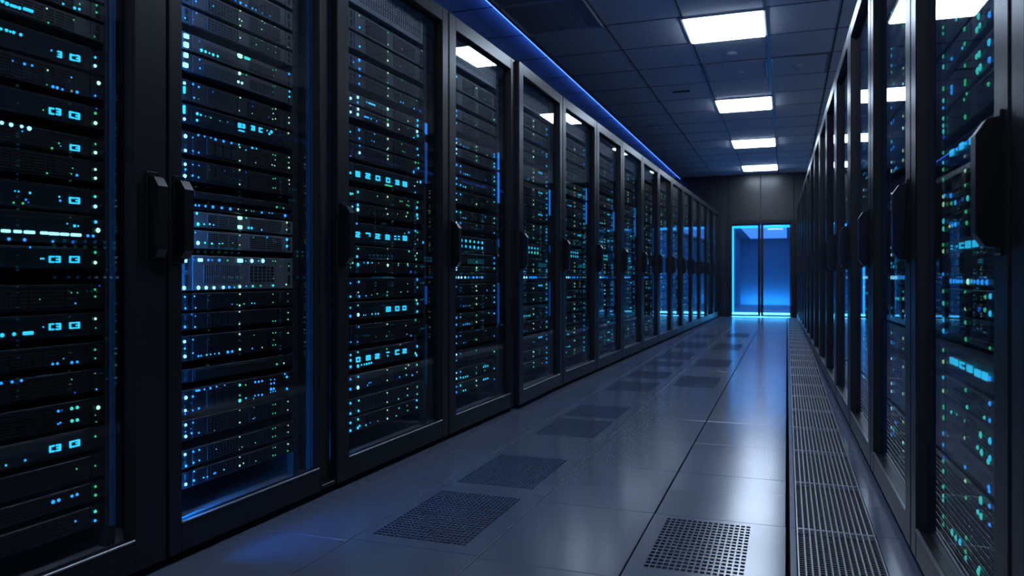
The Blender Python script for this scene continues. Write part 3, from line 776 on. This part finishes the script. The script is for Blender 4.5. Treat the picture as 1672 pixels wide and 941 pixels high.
L2_LIGHTS = (read(290, 0, 7.84, '''230,18,b,11 450,78,c,9 90,232,c,9 195,253,w,7 235,168,b,9 735,10,B,13 798,38,b,15 870,72,b,11 950,108,b,11 995,130,b,10 1080,168,b,8 1175,207,b,8 1250,237,B,6 795,117,y,10 785,247,y,9
815,270,y,8 795,362,y,10 795,486,y,10 1075,255,y,7 1110,300,y,6 1072,378,y,7 1000,460,g,7 1075,497,g,8 1000,572,g,10 1240,337,y,6 1252,586,y,6 1155,627,g,6 1250,672,y,6 1410,630,y,6 105,465,W,58,56
103,575,W,55,66 100,708,W,48,60 95,835,W,58,58 298,645,t,19 350,663,t,17 400,682,t,13 448,703,t,17 507,722,t,16 790,718,G,50,48 885,750,t,66,32 272,530,B,9 275,765,b,11 280,875,b,11 1215,898,g,7 1253,900,g,7''')
 + read(290, 110, 7.84, '''80,203,W,19 80,290,c,16,90 192,217,b,13 265,253,b,13 205,390,b,12 263,407,w,8 448,315,B,8 787,72,G,19 875,100,g,9 828,88,g,7 770,187,G,16 818,203,G,14 795,390,y,9 957,438,B,7 955,502,B,8
783,555,y,8 950,592,y,6 1225,108,w,6 1215,240,g,6 1243,248,g,6 1217,318,g,6 1420,83,b,13 1425,312,c,12 1425,378,c,12 1250,535,y,7 1210,535,g,7 1220,592,y,7 1248,660,y,7 1212,665,y,7 1162,640,B,7 1420,645,y,8
1420,713,y,10 1413,836,y,10 1253,795,g,7 78,540,c,20,110 80,663,W,19 245,595,c,18 290,610,c,12 242,678,c,16 420,647,g,8 537,685,g,7 633,700,g,7 350,628,g,6 787,745,=8,36,60 835,755,=3,34,56 957,780,=3,46,62
1055,805,=C,42,62 1140,810,c,9 1195,828,c,18 1168,853,c,14 810,815,c,70,16''')
 + read(290, 220, 7.84, '''95,20,W,24 188,37,b,10 260,5,b,12 340,17,b,10 420,35,b,9 480,46,b,15 582,67,b,15 683,88,b,14 780,103,c,11 950,143,c,12 1003,157,c,9 93,203,W,19 190,208,b,11 265,230,b,10 195,287,B,8 790,162,y,10
790,335,y,10 870,197,c,8 995,360,y,7 1215,258,g,8 1245,265,g,8 1243,323,g,7 1205,388,y,8 1237,398,y,7 1420,292,y,9 1417,360,y,7 1420,424,y,11 90,380,W,19 95,445,b,13 87,530,W,22 190,385,b,10 268,396,b,8 187,525,b,13
262,547,b,10 787,453,y,10 788,638,y,10 870,482,B,7 598,463,B,7 1217,565,g,7 1245,563,g,7 1422,583,y,8 1425,635,y,7 1217,683,g,7 1245,684,g,7 148,720,c,8''')
 + read(290, 320, 7.84, '''223,121,b,12 267,123,b,12 351,132,b,14 446,142,b,17 560,153,b,16 668,162,b,16 770,170,y,8 872,185,y,8 940,195,g,7 970,198,g,6 1072,212,b,13 1168,216,b,8 1206,217,b,8 1265,158,g,12 1350,158,g,8
1370,237,b,16 240,222,t,17 257,363,t,21 335,363,t,10 405,363,t,12 455,372,b,11 790,273,G,48,40 875,283,t,9 790,402,G,50,46 903,410,c,14 942,413,c,15 1070,435,c,9 1393,330,y,11 1390,433,y,8 222,472,t,9 255,604,W,24
345,602,t,13 433,612,t,14 530,613,t,9 570,610,t,9 700,605,g,7 790,507,y,8 790,629,y,8 1140,531,b,10 963,533,g,6 1393,560,c,16 1393,645,c,15 85,828,W,50,52 200,818,B,11 285,822,W,50,42 388,823,b,15 437,823,b,9
528,825,b,17 635,827,g,10 795,830,W,58,48 868,835,c,7 945,833,W,22 1028,835,c,7 1087,833,W,23 1213,835,g,8 1247,838,g,7 1420,898,g,8''')
 + read(290, 430, 7.84, '''77,327,W,24 262,320,W,23 360,320,W,21 460,316,W,19 580,310,W,19 655,308,b,15 722,308,c,9 790,300,G,18 875,296,b,10 957,295,t,14 1058,291,g,11 1217,287,t,13 1385,273,y,10 87,431,c,11 95,578,b,13
210,424,c,10 225,571,c,9 177,627,b,8 792,396,y,9 787,541,y,11 693,525,b,6 755,527,g,7 846,521,g,8 945,512,c,8 980,514,c,8 1215,396,g,7 1215,502,g,7 1408,392,w,7 1408,488,w,6 787,621,y,10 785,779,y,10 223,677,b,8
88,817,b,17 218,818,c,11 1213,741,g,7 1246,740,g,7 1410,634,y,7 1409,720,y,7 787,908,y,12 973,921,g,7 1215,893,g,7 1250,890,g,7 1409,894,y,7 1222,196,w,6''')
 + read(290, 540, 7.84, '''82,143,W,19 87,231,c,11 88,332,W,21 192,117,c,10 190,289,c,9 260,327,b,12 295,323,b,10 366,312,c,10 416,306,c,8 470,298,b,8 523,291,c,11 636,275,b,16 692,268,b,15 790,241,G,13 950,230,b,10
1077,217,y,7 1225,120,g,6 1215,187,g,7 1247,183,g,7 1265,431,g,12 1355,418,y,8 1368,508,b,10 1393,594,c,13 1393,745,b,14 1408,908,y,7 252,768,b,48,22 338,752,b,10 414,737,b,14 494,719,b,10 598,700,b,9 790,698,t,17
866,697,g,10 988,660,b,12 1033,655,b,12 1075,646,b,12 1187,630,b,8 1237,628,b,8 1190,680,b,10 1230,672,b,10 1190,750,b,16 1225,745,b,13 1185,790,b,7 1215,780,b,7 1245,775,b,7 100,860,W,23 190,845,b,12 790,830,g,11
790,897,t,22 870,866,c,10 985,835,b,9 1028,827,b,11 1075,823,b,12 968,870,c,7''')
 + read(290, 640, 7.84, '''92,240,W,16 92,283,b,8 190,238,b,10 267,213,b,12 168,146,B,8 125,250,B,8 790,238,y,7 970,200,g,6 1214,167,g,6 1245,160,g,7 1213,277,g,7 1245,272,g,7 1408,125,y,7 1405,233,y,7 97,425,W,16 97,512,b,8
98,572,W,18 192,395,b,11 165,472,B,8 173,530,b,13 266,526,b,11 466,497,w,7 790,394,y,9 965,344,b,8 985,333,w,6 1213,473,g,7 1245,462,g,7 1410,431,y,7 1410,516,y,7 790,578,y,8 820,708,w,8 785,740,w,6 990,652,g,8
1212,577,g,7 1245,567,g,7 1408,668,y,8 1405,757,g,7 90,803,W,17 195,767,b,13 271,743,b,10 198,908,b,12 271,879,c,8 1217,719,g,6 1245,710,g,7 1215,816,g,7 1245,810,g,6 790,838,y,8 838,915,y,8 790,940,y,8 488,735,w,6''')
 + read(290, 720, 6.533, '''85,268,b,12 82,465,W,16 165,234,b,9 170,424,b,12 172,308,c,8 227,209,c,7 273,393,c,8 313,385,b,8 385,350,b,8 400,340,b,7 490,308,t,7 698,240,y,7 657,267,y,9 830,215,g,6 1013,157,g,7 1038,153,g,6
1170,108,g,7 1175,35,y,7'''))
L2_UNITS = [(-28, 6, 'vent', 'mid'), (9, 37, 'vent', 'mid'), (50, 81, 'mesh', 'mid'), (83, 115, 'mesh', 'mid'), (127, 165, 'vent', 'dark'), (167, 202, 'digits', 'dark'), (212, 252, 'bays', 'dark'), (257, 295, 'vent', 'dark'),
            (308, 323, 'blank', 'dark'), (328, 341, 'row', 'dark'), (342, 371, 'slot', 'light'), (373, 406, 'slot', 'light'), (415, 476, 'mesh', 'light'), (478, 509, 'vent', 'dark'), (511, 541, 'vent', 'dark'),
            (548, 592, 'slot', 'dark'), (603, 627, 'blank', 'dark'), (637, 682, 'bays', 'dark'), (686, 721, 'vent', 'dark'), (735, 767, 'vent', 'dark'), (771, 800, 'vent', 'dark')]

L3_LIGHTS = (read(545, 0, 7.84, '''290,75,w,6 320,200,y,8 324,353,c,11 687,420,g,9 690,572,y,8 868,630,w,7 1058,660,w,6 685,645,g,10 685,778,y,11 843,852,w,7 1122,393,w,7 1058,860,w,6 325,597,c,11 320,772,b,17 323,883,b,12
247,795,b,8 687,924,y,9''')
 + read(545, 110, 7.84, '''325,110,b,10 320,212,b,12 690,270,y,8 687,366,y,8 685,200,g,7 870,164,g,7 890,285,w,6 850,358,w,6 850,444,b,8 882,456,b,8 1022,583,b,8 1100,605,B,11 210,398,W,15 303,385,W,16 300,452,b,11 410,445,c,10
475,472,c,92,18 305,535,W,16 210,573,W,14 302,604,W,16 207,492,w,9 412,640,b,52,18 468,660,b,11 540,688,b,9 570,700,b,8 685,535,G,14 685,673,g,11 687,738,G,16 945,690,y,8 830,795,y,7 948,783,g,6 1067,678,c,13
1067,748,c,12 1062,805,W,15 1070,878,c,13 205,825,c,9 318,802,b,15 322,911,b,12 517,855,b,8 685,918,y,11 1055,427,g,7''')
 + read(545, 220, 7.84, '''325,130,b,10 325,233,W,15 480,78,b,6 510,90,b,6 690,176,y,8 678,213,y,7 688,270,y,7 685,313,y,10 866,120,g,7 878,217,g,7 905,225,g,6 1018,85,b,8 1065,183,c,11 1075,263,c,9 1040,342,g,11 1077,351,g,7
1077,430,c,11 1018,521,b,13 1105,607,c,14 1065,607,y,7 1030,658,y,7 1037,776,b,8 1068,866,g,10 207,490,c,14 300,505,=8,54,74 430,530,=2,56,72 558,558,=0,52,66 688,585,=0,48,66 806,613,=3,46,64 904,635,=8,52,66
695,652,g,88,18 210,757,t,14 235,757,t,11 303,735,t,15 302,882,c,16 232,921,c,11 553,790,g,7 682,797,y,10 845,853,g,8 870,857,g,7 948,853,g,7 930,902,g,8 955,912,g,8 210,295,b,7''')
 + read(545, 330, 7.84, '''303,97,W,19 683,155,y,9 665,79,y,7 463,95,g,7 812,156,w,6 922,185,y,8 938,108,g,11 1060,73,c,14 1062,138,c,16 1068,211,t,11 289,240,b,10 1040,333,b,11 955,390,b,11 903,402,g,7 1066,390,g,9
1067,483,w,8 1042,538,g,6 1155,520,b,13 300,417,=2,52,72 432,428,=7,56,70 555,440,=2,54,68 682,452,=8,50,68 780,458,=:,34,66 826,460,=:,30,66 905,465,=8,50,64 238,415,t,10 307,600,t,10 683,597,w,8 957,632,t,10
1060,657,y,8 1035,690,g,8 1048,735,t,9 207,777,t,14 235,780,t,11 293,737,c,15 305,802,c,20 210,838,g,7 430,778,c,11 485,780,c,8 383,778,b,7 570,785,w,6 685,743,y,6 685,810,G,14 823,773,g,8 820,812,w,8 940,775,y,8
944,814,c,8 1050,823,g,7''')
 + read(545, 440, 7.84, '''980,40,B,13 983,68,b,7 208,178,b,9 315,161,c,12 208,350,c,12 308,295,y,8 320,347,b,14 408,340,b,8 480,330,w,7 552,313,g,8 680,290,g,8 677,335,g,8 853,291,g,7 940,185,w,7 940,285,w,7 1064,132,b,13
1064,232,g,9 1053,361,y,10 1067,440,c,13 1064,541,c,13 207,492,c,10 207,600,b,14 305,462,t,9 308,582,W,18 378,587,c,7 403,584,c,6 485,573,c,9 530,572,c,8 563,569,c,10 693,510,=8,54,66 806,502,=0,48,64 898,495,=0,42,60
680,702,y,8 672,855,g,7 315,737,b,9 918,720,w,7 1042,648,g,8 985,860,b,8 212,932,b,8 300,930,b,8 930,830,w,7''')
 + read(545, 540, 7.84, '''845,157,w,8 210,314,c,12 210,382,c,15 210,465,c,15 303,278,t,10 675,236,g,8 305,372,=0,50,66 435,348,=8,54,66 550,328,=2,52,66 686,278,=-,44,60 685,322,c,9 806,278,=C,48,66 900,262,=2,46,60 305,455,c,18
350,440,c,9 385,434,c,9 415,428,c,12 445,420,c,11 475,413,c,11 1062,202,c,13 1040,291,t,12 1055,359,c,13 1060,439,t,10 1060,533,w,8 678,505,y,7 678,638,y,8 678,797,y,8 678,917,y,8 952,443,y,8 915,484,y,8 925,569,t,8
838,596,b,8 208,624,b,11 207,751,b,14 307,593,c,12 305,730,W,19 445,672,b,8 470,665,b,7 427,702,b,8 1000,610,b,9 1063,722,g,10 1063,813,t,8 1057,893,c,10 938,745,y,7 938,830,t,8 823,876,t,8 315,897,t,11''')
 + read(545, 640, 7.84, '''208,147,c,13 208,279,c,13 208,399,c,13 208,498,c,14 311,244,c,14 305,353,t,13 303,463,c,15 325,436,c,11 407,427,c,9 460,397,b,6 557,375,w,8 680,343,y,10 680,235,y,8 678,133,y,7 830,210,t,8 795,308,t,7
933,178,w,7 940,240,g,8 1057,200,t,10'''))
L3_UNITS = [(12, 47, 'vent', 'mid'), (49, 78, 'vent', 'mid'), (87, 111, 'vent', 'mid'), (113, 137, 'vent', 'dark'), (149, 168.5, 'bays', 'mid'), (170, 192, 'bays', 'mid'), (202, 229.5, 'vent', 'dark'), (231, 258, 'vent', 'dark'),
            (263, 295, 'digits', 'dark'), (304, 327, 'vent', 'dark'), (329, 351, 'bays', 'dark'), (361, 397.5, 'digits', 'dark'), (399.5, 423, 'slot', 'dark'), (425, 447, 'vent', 'dark'), (453, 490, 'slot', 'dark'),
            (493, 524, 'digits', 'dark'), (531, 566, 'blank', 'dark'), (573, 606, 'digits', 'dark'), (613, 641, 'vent', 'dark'), (652, 680.5, 'vent', 'dark'), (682.5, 709.5, 'vent', 'dark')]

R1_LIGHTS = (read(1500, 0, 5.88, '''230,5,t,11 228,97,t,14 203,115,t,9 234,155,b,8 228,266,g,8 231,345,g,8 415,155,t,11 375,185,t,9 453,278,g,12 588,155,t,18 600,245,t,16 572,292,t,17 695,190,b,18 690,405,c,20 455,420,g,11 432,462,c,8
330,563,b,9 228,557,g,10 228,668,t,11 595,518,t,19 570,543,t,15 458,630,g,10 605,645,t,20 578,680,t,20 693,592,b,18 460,780,g,12 458,812,g,9 328,838,b,12 328,886,b,12 229,874,g,11 685,808,g,12''')
 + read(1500, 150, 5.88, '''228,105,t,11 235,188,b,8 232,270,t,10 231,340,t,10 228,400,t,12 253,480,B,9 232,568,g,9 233,690,c,9 233,793,g,10 234,850,g,9 460,242,g,13 475,15,g,9 450,75,g,9 330,585,=8,30,58 368,563,=1,28,58
425,520,=8,32,62 455,505,=1,26,58 522,465,=8,34,66 558,440,=8,28,58 455,655,w,9 460,762,y,9 460,890,g,9 557,885,b,14''')
 + read(1500, 300, 5.88, '''263,53,b,9 230,123,y,10 320,115,b,12 230,208,y,12 326,190,g,10 365,183,b,13 435,152,B,10 484,140,t,15 558,100,b,16 530,115,B,10 232,368,c,13 232,440,t,12 467,258,g,10 475,377,g,11 335,402,b,9 365,394,b,10
310,410,y,8 555,330,B,13 234,573,g,9 234,652,y,10 330,613,=:,24,50 370,605,=1,24,50 425,595,=C,34,58 487,585,=8,40,70 558,575,=8,42,66 620,590,b,15 233,870,b,8''')
 + read(1500, 450, 5.88, '''320,55,b,12 350,55,b,11 375,56,b,10 400,57,b,9 425,57,b,10 485,60,G,15 520,58,b,10 550,60,b,9 583,63,b,14 624,65,b,15 668,66,b,15 232,150,g,10 233,265,t,11 460,161,g,9 465,321,y,10 655,207,g,12 652,332,g,13
702,200,c,15 700,367,c,17 595,325,B,15 233,421,c,12 233,527,c,12 462,453,g,11 466,628,g,12 233,712,g,10 236,823,y,10 270,620,B,8 698,745,g,9 332,820,=8,32,62 372,838,=8,30,60 430,865,=C,40,64 503,898,=8,44,66
580,940,=8,48,68''')
 + read(1500, 600, 5.88, '''650,88,=8,46,72 235,90,c,9 235,230,y,9 236,373,g,12 235,475,g,12 465,220,g,11 478,404,t,11 233,620,b,9 234,732,b,9 255,833,B,9 234,888,g,10 327,433,t,10 385,455,t,8 460,521,g,12 460,681,y,10 608,650,t,18
698,708,c,19 617,820,t,18 580,772,t,12 698,875,c,17 698,325,b,13 698,513,b,12 645,485,t,10 695,110,b,14''')
 + read(1500, 750, 4.925, '''196,84,t,9 196,200,t,8 196,283,t,8 197,321,t,7 199,433,g,8 200,520,g,8 387,178,y,8 391,314,g,8 385,78,b,8 510,333,t,19 488,428,t,12 513,462,t,15 278,590,t,15 310,635,t,12 343,668,c,14 393,675,g,9
388,745,g,9 390,797,t,11 500,840,t,11 490,910,t,16 572,65,t,14 577,228,b,11 580,292,b,9 582,378,b,10 583,530,b,9'''))
R1_UNITS = [(-12, 38, 'vent', 'mid'), (41, 83, 'vent', 'mid'), (95, 148, 'slot', 'mid'), (152, 203, 'vent', 'mid'), (218, 262, 'digits', 'mid'), (264, 286, 'vent', 'dark'), (298, 339, 'vent', 'dark'), (341, 373, 'slot', 'dark'),
            (387, 469, 'mesh', 'mid'), (471, 513, 'bays', 'dark'), (516, 560, 'vent', 'dark'), (577, 626, 'digits', 'dark'), (628, 668, 'vent', 'mid'), (673, 727, 'bays', 'mid'), (731, 767, 'mesh', 'mid'), (776, 825, 'vent', 'mid'),
            (831, 880, 'vent', 'mid'), (886, 941, 'vent', 'mid')]

def z_fill(z0, z1, n, seed):
    r = random.Random(seed); out = []
    hh = (z1 - z0) / n
    for q in range(n): out.append((z0 + q * hh + .004, z0 + (q + 1) * hh - .004, r.choice(['vent', 'vent', 'bays', 'slot']), 'mid'))
    return out

CELL = {True: [(.60, 1.718), (1.718, 2.466), (2.556, 3.556), (3.556, 4.51)] + [(4.51 + q, 5.51 + q) for q in range(12)],
        False: [(1.51 + 1.01 * q, 2.52 + 1.01 * q) for q in range(14)]}

def cab_label(left, k):
    if left:
        special = {0: 'black glass-door server cabinet cut off by the picture edge, under the blue cove line', 1: 'narrow black server cabinet with bright blue lights and a glowing blue base corner'}
        return special.get(k, f'black glass-door server cabinet, {ORD[k]} along the row under the blue cove line')
    return f'black glass-door server cabinet, {ORD[k]} along the row beside the long floor grate'

SV = {}
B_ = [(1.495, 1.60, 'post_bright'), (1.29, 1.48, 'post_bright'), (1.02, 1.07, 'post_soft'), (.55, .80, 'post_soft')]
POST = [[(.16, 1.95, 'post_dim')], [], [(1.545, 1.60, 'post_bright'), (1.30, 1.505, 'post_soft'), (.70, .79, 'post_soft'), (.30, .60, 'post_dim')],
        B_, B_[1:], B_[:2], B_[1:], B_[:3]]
for left, row in ((True, LEFT), (False, RIGHT)):
    for k, (a, b) in enumerate(CELL[left]):
        w = b - a
        if left and k == 0: args = (.14, .115, .295, .66, [w - .060])
        elif left and k == 1: args = (.054, .020, .106, .536, [.036])
        elif left: args = (.088, .072, .17, w - .34, [.046])
        else: args = (.098, .088, .17, w - .34, [w - .052])
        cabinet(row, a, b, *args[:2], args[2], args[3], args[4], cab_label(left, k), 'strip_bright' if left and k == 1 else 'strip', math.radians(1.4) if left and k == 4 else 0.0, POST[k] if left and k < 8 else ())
        SV[left, k] = (args[2], args[3])
# the cabinet at the picture's edge, only its far stile shows
cabinet(RIGHT, .49, 1.504, .098, .080, .17, .674, [.96], 'black server cabinet whose edge fills the picture margin beside the grate', strip=None)
# narrow filler between the second and third cabinets
p = LEFT.at(2.466)
t = link('filler_panel', None, loc=(p.x, p.y, 0), rot=LEFT.rot)
tag(t, 'narrow recessed black filler panel between the second and third cabinets under the cove', 'panel')
m = MB(); m.box(.003, .087, .03, .05, .03, H, 'reveal', ch=.002); link('panel', m.mesh('filler_board'), t)
m = MB(); m.box(.003, .087, .004, .05, .03, .045, 'steel', ch=.002); link('sill', m.mesh('filler_sill'), t)
m = MB(); m.box(.003, .087, .035, .06, 0, .03, 'reveal'); link('plinth', m.mesh('filler_plinth'), t)

noted_cabinet(LEFT, 0, *CELL[True][0], *SV[True, 0], 150, L1_UNITS, L1_LIGHTS, 6)
noted_cabinet(LEFT, 1, *CELL[True][1], *SV[True, 1], 302, L2_UNITS, L2_LIGHTS, 3)
noted_cabinet(LEFT, 2, *CELL[True][2], *SV[True, 2], 573, L3_UNITS, L3_LIGHTS)
noted_cabinet(RIGHT, 0, *CELL[False][0], *SV[False, 0], 1576, R1_UNITS, R1_LIGHTS, 6)

# ------------------------------------------------------------------ the rest of the rows
TEMPLATE = [(1.945, 1.852, 'vent', 'mid'), (1.845, 1.772, 'vent', 'mid'), (1.752, 1.69, 'vent', 'mid'), (1.685, 1.625, 'vent', 'dark'), (1.597, 1.547, 'bays', 'mid'), (1.543, 1.488, 'bays', 'mid'), (1.462, 1.392, 'vent', 'dark'),  # upper units greyer: ceiling light put into their face colour
            (1.388, 1.32, 'vent', 'dark'), (1.31, 1.232, 'slot', 'dark'), (1.205, 1.15, 'vent', 'dark'), (1.147, 1.092, 'bays', 'dark'), (1.066, .975, 'digits', 'dark'), (.970, .905, 'vent', 'dark'), (.899, .866, 'blank', 'dark'),
            (.862, .806, 'row', 'dark'), (.80, .742, 'slot', 'dark'), (.735, .66, 'vent', 'dark'), (.64, .555, 'blank', 'dark'), (.538, .455, 'bays', 'dark'), (.437, .366, 'vent', 'dark'), (.338, .267, 'vent', 'dark'), (.262, .195, 'vent', 'dark')]

def lights_for(W, h, style, rnd, rough, top):
    L = []
    dim = top > 1.68
    def dot(fx, fz, c, r): L.append(('dot', c, W * fx, h * fz, r))
    if style == 'digits' and top < 1.1:
        for q in range(7):
            for fz in (.34, .68): dot(.07 + .093 * q, fz + .012 * (3 - q) * .3, 'c' if rnd.random() < .8 else 't', rnd.uniform(.007, .0095))
    elif style == 'digits':
        n = 6
        for q in range(n):
            ch = rnd.choice('082378C')
            L.append(('digit', ch, W * (.14 + .125 * q), h * (.48 + .02 * (q % 2)), (.030, h * .5)))
        dot(.03, .5, 'c', .005)
    elif style == 'row':
        xs = [.03, .09, .17, .21, .28, .38, .43, .48, .53, .58] if rnd.random() < .6 else [.04, .1, .16, .24, .31, .42, .5, .62]
        for fx in xs: dot(fx, .5, 'W' if fx < .3 else 'b', .0072)
    else:
        for fz in (.28, .72):
            if rnd.random() < (.35 if dim else .8): dot(.055, fz, rnd.choice('bbcW') if not dim else 'c', rnd.uniform(.004, .0075))
            if rnd.random() < .35 and not dim: dot(.14, fz, rnd.choice('bct'), rnd.uniform(.003, .006))
            if rnd.random() < (.55 if dim else .8): dot(.49 + rnd.uniform(-.006, .006), fz, rnd.choice('yyg') if rnd.random() < .8 else 'G', rnd.uniform(.0035, .006))
            if rnd.random() < .35: dot(.73 + rnd.uniform(-.06, .06), fz + rnd.uniform(-.1, .1), rnd.choice('gtwb'), rnd.uniform(.0025, .0045))
            if rnd.random() < (.3 if dim else .85): dot(.925, fz + rnd.uniform(-.08, .08), rnd.choice('ccbbt'), rnd.uniform(.004, .007))
        if rnd.random() < .35 and not dim:
            for q in range(rnd.randint(2, 5)): dot(.2 + .045 * q, .22, rnd.choice('cbt'), rnd.uniform(.003, .0055))
        if rnd.random() < .22 and not dim:
            for q in range(3): dot(.66 + .05 * q, .6, 'c', .006)
    return L

far = MB()
def far_server(row, base, x0, z0, W, h, style, shade, lights):
    o = row.at(base, D_FACE) + row.ex * x0
    def W3(x, y, z):
        q = o + row.ex * x + row.ey * y
        return (q.x, q.y, z0 + z)
    sub = MB()
    sub.box(0, W, 0, .3, .003, h - .003, 'face_' + shade, ch=.002)
    sub.box(W * .2, W * .46, -.001, .001, h * .2, h * .8, 'hole'); sub.box(W * .56, W * .86, -.001, .001, h * .2, h * .8, 'hole')
    for kind, c, x, z, s in lights:
        if kind == 'dot': sub.box(x - s * 1.25, x + s * 1.25, -.003, .001, z - s * 1.25, z + s * 1.25, 'led_' + c)
        else: sub.box(x - s[0] * .4, x + s[0] * .4, -.003, .001, z - s[1] * .4, z + s[1] * .4, 'led_c')
    b = len(far.v)
    far.v += [W3(*v_) for v_ in sub.v]
    far.f += [tuple(b + q for q in f_) for f_ in sub.f]
    far.m += [far.mi(sub.mats[q]) for q in sub.m]

for left, row in ((True, LEFT), (False, RIGHT)):
    for k, (a, b) in enumerate(CELL[left]):
        if (left and k < 3) or (not left and k < 1): continue
        rnd = random.Random(100 * left + k)
        sx0, W = SV[left, k]
        base = a if left else b
        sub_far = (left and k >= 9) or (not left and k >= 5)
        for q, (z1, z0, st, sh) in enumerate(TEMPLATE):
            if st == 'vent' and rnd.random() < .3: st = rnd.choice(['slot', 'mesh', 'bays'])
            ll = lights_for(W, z1 - z0, st, rnd, sub_far, z1)
            if sub_far: far_server(row, base, sx0, z0, W, z1 - z0, st, sh, ll)
            else: server(row, base, sx0, z0, W, z1 - z0, st, sh, q, k, ll, panel=not (left and k == 3))
o = link('distant_servers', far.mesh('distant_servers'))
tag(o, 'tiny lit servers in the distant cabinets at both row ends', 'server', kind='stuff')

# ------------------------------------------------------------------ world and view
wd = bpy.data.worlds.new('world'); SC.world = wd
wd.use_nodes = True
wd.node_tree.nodes['Background'].inputs[0].default_value = (.01, .014, .03, 1)
wd.node_tree.nodes['Background'].inputs[1].default_value = 0.0
SC.view_settings.view_transform = 'Standard'
SC.view_settings.look = 'None'
SC.view_settings.exposure = 0.0
SC.view_settings.gamma = 1.0
SC.view_settings.use_curve_mapping = False
cy = SC.cycles
cy.max_bounces = 8
cy.diffuse_bounces = 3
cy.glossy_bounces = 4
cy.transparent_max_bounces = 24
cy.sample_clamp_indirect = 4.0
cy.use_denoising = True
cy.caustics_reflective = False
cy.caustics_refractive = False
print('servers', n_srv, 'objects', len(bpy.data.objects))
